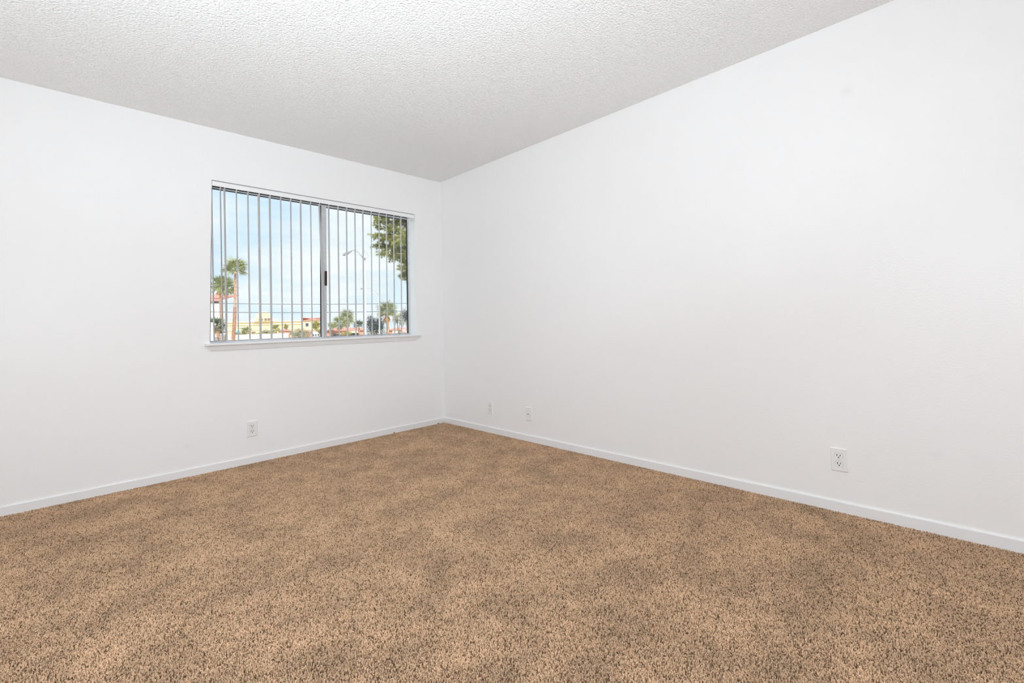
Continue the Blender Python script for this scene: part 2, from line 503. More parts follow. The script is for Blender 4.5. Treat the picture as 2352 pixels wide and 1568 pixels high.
# ------------------------------------------------------------------ vertical blind
def blind():
    t = empty('vertical_blind', ((WL+WR)/2, 0.03, ZT), label='white vertical blind with its slats turned open in the window', cat='blind')
    off = t.location
    def part(mb, name, m, parent=t, **k):
        mb.v = [(x-off.x, y-off.y, z-off.z) for x, y, z in mb.v]
        return mb.build(name, m, parent, **k)
    hz0, hz1 = 2.019, 2.0535
    part(MB().box((WL+.003, 0.003, hz0), (WR-.004, 0.010, hz1)).box((WL+.003, .010, hz1-.006), (WR-.004, .062, hz1)), 'headrail', M['rail'], bevel=0.001)
    part(MB().box((WL+.006, 0.028, 2.034), (WR-.008, 0.060, hz1-.006)), 'track_channel', M['alu'])
    X = [-1.995,-1.941,-1.914,-1.838,-1.760,-1.684,-1.606,-1.527,-1.451,-1.373,-1.294,-1.218,-1.141,-1.060,-.984,-.906,-.830,-.750,-.671,-.595,-.517,-.440]
    ANG = [11.3,12.1,12.5,13.5,14.6,15.7,16.8,17.8,18.9,19.9,20.9,21.9,22.9,23.9,24.9,25.8,26.7,27.7,28.6,29.4,30.3,31.2]
    DEV = [2,0,4,1,3,7,6,2,3,5,1,6,5,3,3,3,4,1,2,2,3,2]
    z0, z1 = 0.899, 2.010
    W = 0.089
    # one gently cupped slat, shared
    mb = MB()
    prof = []
    for k in range(9):
        u = -1 + 2*k/8
        prof.append((u*W/2, 0.0070*(1-u*u) - 0.0045))
    th = 0.0009
    outl = [(p[0], p[1]+th) for p in prof] + [(p[0], p[1]-th) for p in prof[::-1]]
    # local: slat width along y, bow along x, hangs down from z=0
    mb.prism([(q[1], q[0]) for q in outl], 'Z', -(z1-z0), 0)
    slat_me = mb.mesh('slat'); slat_me.materials.append(M['vinyl'])
    st = MB().box((-.003, -.006, -.004), (.003, .006, .026))
    st.box((-.002, -.010, -.014), (.002, .010, -.002))
    stem_me = st.mesh('carrier_stem'); stem_me.materials.append(M['plastic'])
    for i, x in enumerate(X):
        o = bpy.data.objects.new('slat', slat_me); COL.objects.link(o); o.parent = t
        q = i / 21
        lean = 0.035 if i == 11 else 0.023 - 0.029*q          # the slats hang a little out of true
        o.location = (x - lean*0.218*(1-q) - off.x, 0.045-off.y, z1-off.z)
        o.rotation_euler = (0, -lean, math.radians(-(ANG[i] + DEV[i]*1.2)))
        c = bpy.data.objects.new('carrier_stem', stem_me); COL.objects.link(c); c.parent = o
        c.location = (0, 0, 0)
    # empty carrier at the end of the track, tilt wand and bead cord
    part(MB().box((-.372, .030, 1.990), (-.366, .042, 2.036)).box((-.374, .033, 1.984), (-.366, .039, 1.992)), 'carrier_stem', M['plastic'])
    wd = part(MB().tube([(-.362, .020, 2.019), (-.362, .020, 2.000), (-.360, .016, 1.985), (-.360, .016, 1.42)], .0042, 8).tube([(-.360, .016, 1.43), (-.360, .016, 1.385)], .0058, 8), 'tilt_wand', M['plastic'])
    part(MB().tube([(-.361, .026, 2.015), (-.361, .026, 1.60), (-.360, .026, .905)], .0026, 6), 'cord', M['plastic'])
    part(MB().lathe([(.004, 0), (.006, .006), (.006, .022), (.004, .028)], (-.360, .026, .889), 'Z', 10), 'cord_weight', M['plastic'], smooth=True)
blind()

# ------------------------------------------------------------------ wall plates
def plate_mesh():
    w, h = .035, .057
    return MB().poly([(-w,0,-h),(w,0,-h),(w,0,h),(-w,0,h), (-w,-.0025,-h),(w,-.0025,-h),(w,-.0025,h),(-w,-.0025,h),
                      (-w+.004,-.0060,-h+.004),(w-.004,-.0060,-h+.004),(w-.004,-.0060,h-.004),(-w+.004,-.0060,h-.004)],
                     [(0,1,2,3),(0,4,5,1),(1,5,6,2),(2,6,7,3),(3,7,4,0),(4,8,9,5),(5,9,10,6),(6,10,11,7),(7,11,8,4),(8,11,10,9)])
def face_outline(r=.0172, cut=.0140, n=28):
    pts = []
    for k in range(n):
        a = 2*PI*k/n
        pts.append((r*math.cos(a), max(-cut, min(cut, r*math.sin(a)))))
    return pts
PLATE = plate_mesh().mesh('cover_plate'); PLATE.materials.append(M['plastic'])
RING = MB().prism(face_outline(.0180, .0148), 'Y', -.0063, -.0050).mesh('face_gap_shade'); RING.materials.append(mat('plate_shadow_gap', (0.35, 0.35, 0.34), rough=0.6))  # raised grey ring paints the shade of the gap around each face
FACE = MB().prism(face_outline(), 'Y', -.0078, -.004).mesh('receptacle'); FACE.materials.append(M['plastic'])
SLOT_L = MB().box((-.0015, -.0080, -.0050), (.0015, -.0070, .0050)).mesh('slot'); SLOT_L.materials.append(M['dark'])
SLOT_S = MB().box((-.0014, -.0080, -.0041), (.0014, -.0070, .0041)).mesh('slot_short'); SLOT_S.materials.append(M['dark'])
HOLE = MB().prism([(.0031*math.cos(PI*k/8), .0029*math.sin(PI*k/8)) for k in range(16)], 'Y', -.0080, -.0070).mesh('ground_hole'); HOLE.materials.append(M['dark'])
SCREW = MB().lathe([(.0032, -.0058), (.0032, -.0066), (.0022, -.0070)], (0,0,0), 'Y', 12).mesh('screw'); SCREW.materials.append(M['screw'])
def kid(name, me, parent, loc=(0,0,0)):
    o = bpy.data.objects.new(name, me); COL.objects.link(o); o.parent = parent; o.location = loc
    return o
def outlet(loc, rz, label):
    t = empty('power_outlet', loc, rz, label, 'outlet', 'duplex outlets low on the walls')
    kid('cover_plate', PLATE, t)
    kid('screw', SCREW, t)
    for s in (1, -1):
        r = kid('receptacle', FACE, t, (0, 0, s*.0195))
        kid('face_gap_shade', RING, r)
        kid('slot', SLOT_L, r, (-.0064, 0, .0034))
        kid('slot', SLOT_S, r, (.0064, 0, .0034))
        kid('ground_hole', HOLE, r, (0, 0, -.0064))
outlet((-1.740, 0, .247), 0, 'white duplex outlet on the wall below the window')
outlet((0, -.692, .218), -PI/2, 'small white duplex outlet nearest the room corner, left of the cable plate')
outlet((0, -3.280, .252), -PI/2, 'large nearby white duplex outlet low on the right wall')
def coax():
    t = empty('cable_plate', (0, -1.167, .2215), -PI/2, 'white cable wall plate with a round connector in its middle', 'wall plate')
    kid('cover_plate', PLATE, t)
    c = MB().lathe([(.0075, -.005), (.0075, -.0075), (.0055, -.0080)], (0,0,0), 'Y', 6).build('nut', M['plastic'], t)
    k = MB().lathe([(.0045, -.005), (.0045, -.015), (.0036, -.0155)], (0,0,0), 'Y', 14).build('connector', M['brass'], t, smooth=False)
    MB().lathe([(.0030, -.0150), (.0030, -.0157)], (0,0,0), 'Y', 12).build('connector_hole', M['dark'], k)
    kid('screw', SCREW, t, (0, 0, .041)); kid('screw', SCREW, t, (0, 0, -.041))
coax()

# ------------------------------------------------------------------ ceiling hook and stray fibres
def hook():
    t = empty('swag_hook', (-.319, -.454, 2.44), 0.7, 'small white swag hook screwed into the ceiling near the corner', 'hook')
    MB().lathe([(.011, 0), (.011, -.003), (.006, -.006)], (0,0,0), 'Z', 16).build('base', M['hook'], t, smooth=False)
    pts = [(-.004,0,-.004), (-.004,0,-.014)]
    for k in range(12):
        a = math.radians(125 - 300*k/11)
        pts.append((.003 + .0145*math.cos(a), 0, -.036 + .0165*math.sin(a)))
    MB().tube(pts, .0032, 8).build('hook_wire', M['hook'], t, smooth=True)
hook()
def fibre(loc, label, seed):
    rnd = random.Random(seed)
    mb = MB()
    for k in range(7):
        a = rnd.uniform(0, 2*PI); l = rnd.uniform(.006, .012)
        mb.tube([(0,0,0), (math.cos(a)*l*.6, math.sin(a)*l*.5, l*.8), (math.cos(a)*l, math.sin(a)*l*.6, l*.5)], [.0022,.002,.0012], 5)
    o = mb.build('carpet_fibre', mat('dark_fibre_%d' % seed, (.07,.05,.035), 1.0))
    o.location = loc
    tag(o, label, 'fibre', 'loose fibres along the window wall')
fibre((-.580, -.022, 0.0), 'dark loose fibre clump by the baseboard, the one farther from the corner', 1)
fibre((-.095, -.022, 0.0), 'dark loose fibre clump by the baseboard closest to the room corner', 2)

# ==================================================================== outside
GZ = -2.9
M['ground'] = mat('dry_ground', (0.55, 0.50, 0.42), rough=1.0, noise=(0.2, 0.15))
struct(MB().box((-220, 6.0, GZ-.3), (330, 420, GZ)).build('ground', M['ground']))

M['cream'] = mat('cream_stucco', (0.86, 0.68, 0.42), 0.9, noise=(1.5, .03))
M['cream_light'] = mat('cream_trim', (0.90, 0.80, 0.62), 0.9)
M['brownglass'] = mat('brown_tinted_glass', (0.28, 0.20, 0.17), 0.3)
M['aqua'] = mat('aqua_awning', (0.10, 0.56, 0.70), 0.7)
M['aqua_pale'] = mat('aqua_stripe', (0.45, 0.72, 0.72), 0.8)
M['salmon'] = mat('salmon_stucco', (0.78, 0.36, 0.25), 0.9, noise=(2, .05))
M['tile_roof'] = mat('pink_clay_tile', (0.74, 0.36, 0.29), 0.85, noise=(3, .12))
M['tile_dark'] = mat('brown_clay_tile', (0.50, 0.28, 0.22), 0.85, noise=(3, .1))
M['whitewash'] = mat('white_block', (0.85, 0.84, 0.82), 0.9, noise=(3, .04))
M['blush'] = mat('blush_block', (0.84, 0.72, 0.66), 0.9, noise=(2, .05))
M['truck'] = mat('truck_white', (0.86, 0.87, 0.89), 0.35)
M['pane'] = mat('dark_pane', (0.10, 0.11, 0.12), 0.2)
M['bin'] = mat('dark_green_bin', (0.03, 0.07, 0.06), 0.6)
M['pale_awning'] = mat('pale_awning', (0.86, 0.72, 0.52), 0.8)
M['steel'] = mat('galvanised_steel', (0.80, 0.81, 0.82), 0.5, metal=0.2)
M['lamp'] = mat('lamp_grey', (0.30, 0.31, 0.33), 0.5)
M['arm'] = mat('arm_grey', (0.42, 0.43, 0.44), 0.5)
M['wire'] = mat('wire_dark', (0.16, 0.19, 0.22), 0.6)
M['wire_pale'] = mat('wire_pale', (0.52, 0.57, 0.60), 0.6)
M['trunk'] = mat('palm_trunk', (0.56, 0.31, 0.20), 0.95, noise=(5, .35))
M['boot'] = mat('palm_boots', (0.46, 0.22, 0.13), 0.95, noise=(6, .4))
M['frond'] = mat('palm_green', (0.29, 0.31, 0.12), 0.6, noise=(2.5, .45))
M['frond_d'] = mat('palm_dark_green', (0.10, 0.13, 0.075), 0.6, noise=(2.5, .45))
M['thatch'] = mat('dead_fronds', (0.66, 0.42, 0.20), 0.9, noise=(3, .3))
M['olive'] = mat('olive_leaves', (0.33, 0.32, 0.20), 0.8, noise=(1.5, .35))
M['lime'] = mat('yellow_green_leaves', (0.38, 0.36, 0.11), 0.8, noise=(1.2, .4))
M['dark_leaf'] = mat('dark_grey_leaves', (0.075, 0.085, 0.085), 0.8, noise=(2, .3))  # dark grey leaf colour of the dark bush and dark tree
M['pine'] = mat('pine_needles', (0.27, 0.28, 0.07), 0.6, noise=(2.2, .55))
M['bark'] = mat('pine_bark', (0.45, 0.33, 0.24), 0.9, noise=(10, .3))
M['stem'] = mat('grey_stem', (0.25, 0.20, 0.15), 0.9)

# ---- yellow shopping building
def shopping_building():
    t = empty('shopping_building', (64.036, 226.720, 4.705), -0.2820, 'long cream building with a round arched pediment on its parapet', 'building')
    w0, w1 = -15.1906, 22.9625     # lateral extents
    h = lambda px: px * 0.2010
    wpx = lambda px: px * 0.1766
    base = GZ - t.location.z
    MB().box((w0, 0, base), (w1, 18, 0)).build('wall', M['cream'], t)
    MB().box((w0-.3, -.7, -h(1.6)), (w1+.3, 18.4, 0.05)).build('parapet', M['cream_light'], t)
    MB().box((w0-.2, -.5, -h(7.6)), (w1+.2, 0, -h(6.0))).build('cornice', M['cream_light'], t)
    MB().box((w0-.1, -.3, -h(19.5)), (w1+.1, 0, -h(18.5))).build('cornice', M['cream_light'], t)
    MB().box((-wpx(31), -.2, 0.05), (wpx(33), 14, h(5))).build('raised_parapet', M['cream_light'], t)
    R = wpx(20.5); K = h(22) / wpx(20.5)
    pts = [(-R, 0)] + [(R*math.cos(PI - PI*k/20), R*K*math.sin(PI*k/20)) for k in range(1, 20)] + [(R, 0)]
    ped = MB().prism(pts, 'Y', -1.6, 10).build('arched_pediment', M['cream'], t)
    R2 = R*1.06
    rim = MB()
    arc = [(R*math.cos(PI - PI*k/20), -1.5, R*K*math.sin(PI*k/20)) for k in range(21)]
    rim.tube(arc, .30, 6).build('arch_rim', M['cream_light'], ped)
    xs = [-wpx(11.5), -wpx(3.6), wpx(.2), wpx(7.5), wpx(15)]
    for a, b in ((xs[0], xs[1]), (xs[1]+.25, xs[2]-.6), (xs[2]+.2, xs[3]-.1), (xs[3]+.15, xs[4])):
        MB().box((a, -1.9, h(2.2)), (b, -1.55, h(7.0))).build('window', M['brownglass'], t)
    MB().prism([(-.2, -h(19.5)), (-2.6, -h(25)), (-2.6, -h(25.8)), (-.2, -h(25.8))], 'X', -wpx(70), -wpx(53)).build('awning', M['aqua'], t)
    MB().box((-wpx(56), -.35, -h(14.2)), (-wpx(41), 0, -h(12.8))).build('sign_band', M['aqua_pale'], t)
    for k in range(7):
        a = -wpx(50) + k*wpx(22)
        MB().box((a, -.12, -h(32)), (a+wpx(9), .1, -h(22.5))).build('window', M['brownglass'], t)
    for a, b in ((-wpx(66), -wpx(58)), (wpx(20), wpx(26))):
        MB().box((a, 2, 0.05), (b, 5, h(2.5))).build('roof_vent', M['cream_light'], t)
shopping_building()

def hip_roof(mb, x0, x1, y0, y1, z0, z1, inset):
    ym = (y0+y1)/2
    return mb.poly([(x0,y0,z0),(x1,y0,z0),(x1,y1,z0),(x0,y1,z0),(x0+inset,ym,z1),(x1-inset,ym,z1)],
                   [(0,1,5,4),(1,2,5),(2,3,4,5),(3,0,4),(3,2,1,0)])
def low_house(loc, rz, width, rise, wall, roof, label, windows=(), awning=None, depth=9, inset=.35, name='low_house', bands=True):
    """loc = middle of the front eave; windows = list of (x0, x1, top, bottom) in metres"""
    t = empty(name, loc, rz, label, 'house')
    hw, rh = width/2, rise
    base = GZ - t.location.z
    MB().box((-hw*.96, .5, base), (hw*.96, depth-.5, 0)).build('wall', wall, t)
    r = hip_roof(MB(), -hw, hw, 0, depth, 0.0, rh, depth*inset).build('roof', roof, t)
    MB().box((-hw, -.06, -.22), (hw, depth+.06, 0.0)).build('fascia', M['tile_dark'] if bands else wall, t)
    n = max(6, int(hw*2/1.1))
    for k in range(n):                                  # ridges of the roll tiles on the front slope
        a = -hw + (k+.5)*2*hw/n
        lim = min(1.0, (hw-abs(a))/(depth*inset) if inset else 1)
        if lim < .25: continue
        MB().tube([(a, 0, .05), (a, depth/2*lim, rh*lim+.05)], .12, 5).build('roof_tile_row', roof, r)
    for (a, b, zt, zb) in windows:
        o = MB().box((a-.1, .36, zb-.1), (b+.1, .5, zt+.1)).build('window', M['whitewash'], t)
        MB().box((a, .33, zb), (b, .40, zt)).build('pane', M['pane'], o)
    if awning:
        a, b, z = awning
        MB().prism([(.5, z), (-1.0, z-.6), (-1.0, z-.75), (.5, z-.75)], 'X', a, b).build('awning', M['pale_awning'], t)
    return t

low_house((73.356, 194.067, 4.400), -0.3673, 7.8025, 1.2035, M['cream'], M['tile_roof'], 'cream house with a pink hipped tile roof behind the green tree', depth=10, inset=.8,
          windows=[(-2.6,-1.4,-1.2,-2.6),(1.0,2.2,-1.2,-2.6)])
low_house((56.512, 176.721, 0.380), -0.3172, 3.9167, 0.5835, M['salmon'], M['tile_roof'], 'small salmon house with a pink roof left of the grey bush', depth=7, inset=.3,
          windows=[(-.9,.3,-.8,-1.9)])
low_house((61.187, 164.461, -0.323), -0.3633, 6.3145, 0.7846, M['salmon'], M['tile_roof'], 'pink roofed house standing behind the white truck', depth=8, inset=.4)
low_house((51.562, 114.309, 0.210), -0.4315, 10.0725, 0.5824, M['salmon'], M['tile_roof'], 'wide salmon house with a pale awning beside the light pole', depth=8, inset=.15,
          windows=[(.9,2.2,-.75,-1.6),(2.6,3.2,-.75,-1.6),(-2.2,-1.4,-.9,-1.7)], awning=(.5, 3.0, -.05))
low_house((53.611, 90.660, 0.166), -0.5388, 5.1417, 0.4582, M['salmon'], M['tile_roof'], 'salmon house with dark windows at the right edge of the window', depth=7, inset=.3,
          windows=[(-1.5,-.55,-.85,-1.7),(-.2,.25,-.70,-1.8)], awning=(-1.7, -.4, -.15))
# ---- white house with red roof behind the palms, upper left
low_house((15.527, 89.427, 6.336), -0.1938, 3.6471, 1.2074, M['whitewash'], M['tile_roof'], 'white house with a red tile roof behind the left palms', depth=9, inset=.75,
          windows=[(0.5,1.4,-.05,-.5)])

# ---- walls along the street
def block_wall(name, loc, rz, length, height, label, m, rows, cols, th=.2, cap=True):
    t = empty(name, loc, rz, label, 'wall')
    base = GZ - t.location.z
    MB().box((0, .03, base), (length, th-.03, -.02)).build('core', m, t)
    bw, bh = length/cols, height/rows
    me = MB().box((.012, 0, .012), (bw-.012, th, bh-.012)).mesh('block'); me.materials.append(m)
    for r in range(rows):
        for c in range(cols):
            kid('block', me, t, (c*bw, 0, -(r+1)*bh))
    if cap: MB().box((-.05, -.05, -.02), (length+.05, th+.05, .06)).build('coping', M['whitewash'], t)
block_wall('block_wall', (6.597, 43.283, 0.670), -0.2072, 1.0669, 0.8462, 'white block wall at the foot of the left palms', M['whitewash'], 5, 5)
block_wall('street_wall', (23.321, 113.335, -0.080), -0.2702, 12.6420, 1.5979, 'long blush block wall in front of the cream building', M['blush'], 2, 16)
t = empty('gate_post', (5.895, 39.344, 1.670), -0.1978, 'white stucco post at the left edge of the window', 'post')
MB().box((-.25, 0, GZ - t.location.z), (.17, .3, -.12)).build('shaft', M['whitewash'], t)
MB().box((-.30, -.05, -.12), (.21, .35, 0)).build('cap', M['whitewash'], t)

# ---- white truck, car and bin
def truck():
    t = empty('box_truck', (52.203, 135.770, -1.474), -0.3754, 'white truck with small dark windows below the green tree', 'truck')
    s = 0.1209
    z0 = GZ - t.location.z
    MB().box((-10*s, 0, z0+.7), (13*s, 2.2, 1.3803)).build('body', M['truck'], t, bevel=.08)
    for a in (-9.0, -3.4, 2.6, 8.4):
        MB().box((a*s, -.04, 0.0789), ((a+3.6)*s, .02, 0.6573)).build('window', M['pane'], t, bevel=.03)
    for a in (-7, 9):
        MB().lathe([(.42, -.05), (.42, .25)], (a*s, 0, z0+.42), 'Y', 14).build('wheel', M['gasket'], t)
truck()
def car(loc, rz, label, m, s=1.0):
    t = empty('car', loc, rz, label, 'car')
    z0 = GZ - t.location.z
    MB().prism([(-2.1, z0+.35), (2.1, z0+.35), (2.15, z0+.85), (1.3, z0+1.0), (.75, z0+1.45), (-.9, z0+1.5), (-1.5, z0+1.05), (-2.15, z0+.9)], 'Y', 0, 1.7).build('body', m, t, bevel=.08)
    MB().prism([(-1.3, z0+1.05), (1.1, z0+1.02), (.68, z0+1.40), (-.85, z0+1.44)], 'Y', -.02, 1.72).build('side_window', M['pane'], t)
    for a in (-1.35, 1.35):
        MB().lathe([(.33, -.04), (.33, .2)], (a, 0, z0+.33), 'Y', 14).build('wheel', M['gasket'], t)
M['car_grey'] = mat('car_pale_grey', (.55, .58, .64), .35)
M['car_red'] = mat('car_dark_red', (.25, .06, .06), .35)
car((24.725, 102.714, -1.122), -0.2522, 'pale grey car parked in front of the blush wall', M['car_grey'])
car((37.999, 92.969, -1.107), -0.3990, 'dark red car partly behind the window stile', M['car_red'])
def bin_():
    t = empty('waste_bin', (37.041, 87.941, -0.960), -0.4097, 'dark green waste bin in front of the salmon house', 'bin')
    s = 0.0829
    z0 = GZ - t.location.z
    MB().poly([(-3.2*s,0,z0),(3.2*s,0,z0),(3.2*s,.7,z0),(-3.2*s,.7,z0),(-3.9*s,-.08,.62),(3.9*s,-.08,.62),(3.9*s,.78,.62),(-3.9*s,.78,.62)],
              [(0,3,2,1),(4,5,6,7),(0,1,5,4),(1,2,6,5),(2,3,7,6),(3,0,4,7)]).build('body', M['bin'], t)
    MB().box((-4.3*s, -.12, .62), (4.3*s, .82, .72)).build('lid', M['bin'], t)
bin_()

# ---- plants
def frond_mesh(name, m, L, fan, seed):
    """fan palm frond along +x: petiole then a pleated fan of blades that droop at the tips"""
    rnd = random.Random(seed)
    mb = MB()
    mb.tube([(0,0,0), (L*.14,0,L*.02), (L*.28,0,L*.02)], [L*.022, L*.016, L*.012], 4)
    n = 13
    for k in range(n):
        a = math.radians(-fan + 2*fan*k/(n-1) + rnd.uniform(-3,3))
        l = L*.76*(.72 + .28*math.cos(a*.8))*rnd.uniform(.9, 1.08)
        c, s = math.cos(a), math.sin(a)
        w = L*.024
        o = Vector((L*.25, 0, L*.02)); d = Vector((c, s, 0)); p = Vector((-s, c, 0)); up = Vector((0,0,1))
        q0 = o; q1 = o + d*l*.55 + up*L*.02; q2 = o + d*l - up*L*(.06 + .10*rnd.random())
        mb.poly([q0, q1-p*w, q1+p*w, q2, q1+up*w*.5, q1-up*w*.3], [(0,1,4),(0,4,2),(1,3,4),(4,3,2),(0,5,1),(0,2,5),(1,5,3),(5,2,3)])
    me = mb.mesh(name); me.materials.append(m)
    return me
FR = {k: [frond_mesh('frond', M[k], 1.0, 52, s) for s in (1, 2, 3)] for k in ('frond', 'frond_d')}
SKIRT = [frond_mesh('dead_frond', M['thatch'], 1.0, 40, s) for s in (4, 5)]

def palm(crown, foot, r, tr, label, nf=26, dead=6, kind='frond', boots=None, group='fan palms outside the window', seed=0, lift=-35):
    """crown, foot = world points; r = frond length; tr = trunk radius (foot, top)"""
    rnd = random.Random(seed)
    c = Vector(crown); b = Vector(foot); b.z = GZ
    t = empty('palm_tree', b, 0, label, 'palm tree', group)
    d = c - b
    H = d.z
    n = 22
    def axis(u):
        return Vector((d.x*u + .12*math.sin(u*4), d.y*u, H*u))
    off = axis(1) - d
    pts = [axis(k/n) - off*(k/n) for k in range(n+1)]
    rad = [tr[0] + (tr[1]-tr[0])*k/n for k in range(n+1)]
    tk = MB().tube(pts, rad, 10).build('trunk', M['trunk'], t, smooth=True)
    if boots:
        u0, u1, rows = boots
        mb = MB()
        for k in range(rows):
            u = u0 + (u1-u0)*k/rows
            p = axis(u) - off*u
            rr = tr[0] + (tr[1]-tr[0])*u
            for q in range(7):
                a = 2*PI*(q + .5*(k % 2))/7
                x = Vector((math.cos(a), math.sin(a), 0)); y = Vector((-math.sin(a), math.cos(a), 0))
                w = rr*.42; hh = rr*1.05*rnd.uniform(.8, 1.2); o = rr*rnd.uniform(.22, .5)
                q0 = p + x*rr*.92
                mb.poly([q0-y*w-Vector((0,0,hh*.3)), q0+y*w-Vector((0,0,hh*.3)), q0+x*o+y*w*.4+Vector((0,0,hh*.7)), q0+x*o-y*w*.4+Vector((0,0,hh*.7)), q0+Vector((0,0,hh*.5))],
                        [(0,1,2,3),(1,0,4),(1,4,2),(2,4,3),(3,4,0)])
        tag(mb.build('leaf_boots', M['boot'], tk), kind='stuff')
    top = d
    for k in range(nf):
        o = kid('frond', FR[kind][k % 3], t, top)
        el = math.radians(85 - (85-lift)*((k+.5)/nf)**.8)
        o.rotation_euler = Euler((rnd.uniform(-.9,.9), -el, k*2.39996 + rnd.uniform(-.2,.2)), 'XYZ')
        s = r*rnd.uniform(.85, 1.1)*(1.0 + .25*max(0, math.sin(el))); o.scale = (s, s, s)
    for k in range(dead):
        o = kid('dead_frond', SKIRT[k % 2], t, top - Vector((0,0,r*.12)))
        o.rotation_euler = (rnd.uniform(-.4,.4), math.radians(rnd.uniform(74, 88)), k*2*PI/dead)
        s = r*rnd.uniform(.7, .95); o.scale = (s, s, s)
    return t

palm((11.436, 55.528, 7.780), (11.040, 55.622, -1.647), 1.5421, (0.1958, 0.1106), 'tallest palm with a slim pale trunk, left window pane', nf=22, dead=0, boots=(.28, .62, 22), seed=1, lift=-22)
palm((11.015, 60.750, 6.354), (10.988, 60.756, -1.790), 1.4310, (0.1429, 0.0893), 'leftmost palm of the pair with overlapping crowns', nf=24, dead=3, boots=(.30, .92, 30), seed=2, lift=-40)
palm((12.333, 63.532, 6.388), (12.068, 63.591, -1.944), 1.4500, (0.1419, 0.0946), 'palm just left of the tallest one, sharing its low crown with a neighbour', nf=24, dead=3, boots=(.30, .92, 30), seed=3, lift=-40)
palm((6.682, 41.224, 1.362), (6.875, 41.183, -0.150), 0.8106, (0.1053, 0.0929), 'short dark palm behind the white block wall', nf=22, dead=3, kind='frond_d', boots=(.3, .98, 12), seed=4)
palm((47.582, 105.132, 2.943), (47.556, 105.144, -1.556), 2.2593, (0.2226, 0.1821), 'medium green palm directly behind the salmon house with the awning', nf=26, dead=5, seed=5, lift=-55)
palm((47.458, 109.579, 1.952), (47.440, 109.587, -1.568), 1.8788, (0.2067, 0.1653), 'low palm above the dark green waste bin', nf=24, dead=4, seed=6, lift=-50)
palm((50.935, 105.751, 1.261), (50.914, 105.761, -1.700), 1.5436, (0.1672, 0.1359), 'small dark palm immediately left of the light pole', nf=18, dead=2, kind='frond_d', seed=7, lift=-20)
palm((41.313, 74.672, 3.687), (41.403, 74.621, -1.183), 2.2338, (0.3351, 0.2553), 'palm with a shaggy orange skirt of dead fronds', nf=28, dead=14, seed=8, lift=-35)
palm((39.824, 160.783, 0.376), (39.832, 160.781, -1.436), 1.9613, (0.1938, 0.1574), 'low bushy palm in front of the cream building, right of the aqua awning', nf=20, dead=3, seed=9, lift=-40)
palm((49.437, 163.237, 0.803), (49.442, 163.236, -1.851), 1.9267, (0.1843, 0.1580), 'low bushy palm in front of the cream building, below the pediment edge', nf=18, dead=3, seed=10, lift=-40)

def leaf_cloud(n, rx, ry, rz, size, seed, lumps=9, fill=.45):
    """hundreds of small folded leaves spread over overlapping lumps"""
    rnd = random.Random(seed)
    cs = []
    for k in range(lumps):
        a = rnd.uniform(0, 2*PI); e = rnd.uniform(-.7, 1.0); q = rnd.uniform(.25, .62)
        cs.append((Vector((math.cos(a)*q*rx, math.sin(a)*q*ry, e*q*rz)), rnd.uniform(.38, .55)))
    mb = MB()
    for k in range(n):
        c, s = cs[k % lumps]
        v = Vector((rnd.gauss(0,1), rnd.gauss(0,1), rnd.gauss(0,1))).normalized() * rnd.uniform(fill, 1.0)
        p = c + Vector((v.x*s*rx, v.y*s*ry, v.z*s*rz))
        d = Vector((rnd.gauss(0,1), rnd.gauss(0,1), rnd.gauss(0,1)+.4)).normalized()
        w = d.orthogonal().normalized()
        u = d.cross(w)
        l = size*rnd.uniform(.6, 1.3)
        mb.poly([p, p+d*l*.5+w*l*.26+u*l*.06, p+d*l, p+d*l*.5-w*l*.26+u*l*.06], [(0,1,2),(0,2,3)])
    return mb
def shrub(center, rx, rz, m, label, n=700, leaf=.16, seed=0, name='shrub', cat='shrub', group='shrubs and small trees across the street', lumps=9, trunk=True):
    c = Vector(center)
    t = empty(name, (c.x, c.y, GZ), 0, label, cat, group)
    z = c.z - GZ
    o = leaf_cloud(int(n*1.5), rx*1.28, rx*1.28, rz*1.25, leaf, seed, lumps).build('foliage', m, t)
    o.location = (0, 0, z); tag(o, kind='stuff')
    mb = MB()
    rnd = random.Random(seed+50)
    for k in range(4):
        a = rnd.uniform(0, 2*PI); q = rx*.4
        mb = MB().tube([(0, 0, 0), (math.cos(a)*q*.3, math.sin(a)*q*.3, z*.6), (math.cos(a)*q, math.sin(a)*q, z+rz*.2)], [.10, .07, .03], 5)
        mb.build('stem', M['stem'], t)

shrub((44.696, 127.914, -0.677), 2.7469, 1.5742, M['olive'], 'wide grey green bush in the middle of the left pane', n=1700, leaf=.30, seed=1)
shrub((37.132, 71.259, 0.786), 1.4129, 2.0959, M['dark_leaf'], 'tall dark rounded bush right of the light pole', n=2600, leaf=.22, seed=2, lumps=14)
shrub((55.996, 145.024, 1.849), 1.6770, 1.5429, M['lime'], 'yellow green leafy tree left of the window stile', n=900, leaf=.36, seed=3, name='leafy_tree', cat='tree')
shrub((49.171, 126.215, 0.132), 0.5663, 0.7377, M['lime'], 'small round green tree just above the white truck', n=260, leaf=.26, seed=4, name='leafy_tree', cat='tree')
shrub((61.785, 190.776, 1.709), 0.7850, 1.4013, M['lime'], 'slim cone shaped tree against the cream building', n=300, leaf=.40, seed=5, name='leafy_tree', cat='tree')
shrub((43.013, 159.925, -0.581), 1.7334, 0.6374, M['lime'], 'low hedge in front of the pediment of the cream building', n=420, leaf=.32, seed=6)
shrub((50.201, 174.504, -0.059), 1.9303, 1.2508, M['olive'], 'loose bush below the right half of the arched pediment', n=420, leaf=.36, seed=7)
shrub((32.664, 141.960, -0.210), 1.2600, 0.6127, M['olive'], 'low bush below the aqua awning', n=420, leaf=.28, seed=8)
shrub((7.475, 45.144, 0.838), 0.4707, 0.3202, M['frond_d'], 'dark hedge behind the white block wall', n=900, leaf=.12, seed=9)
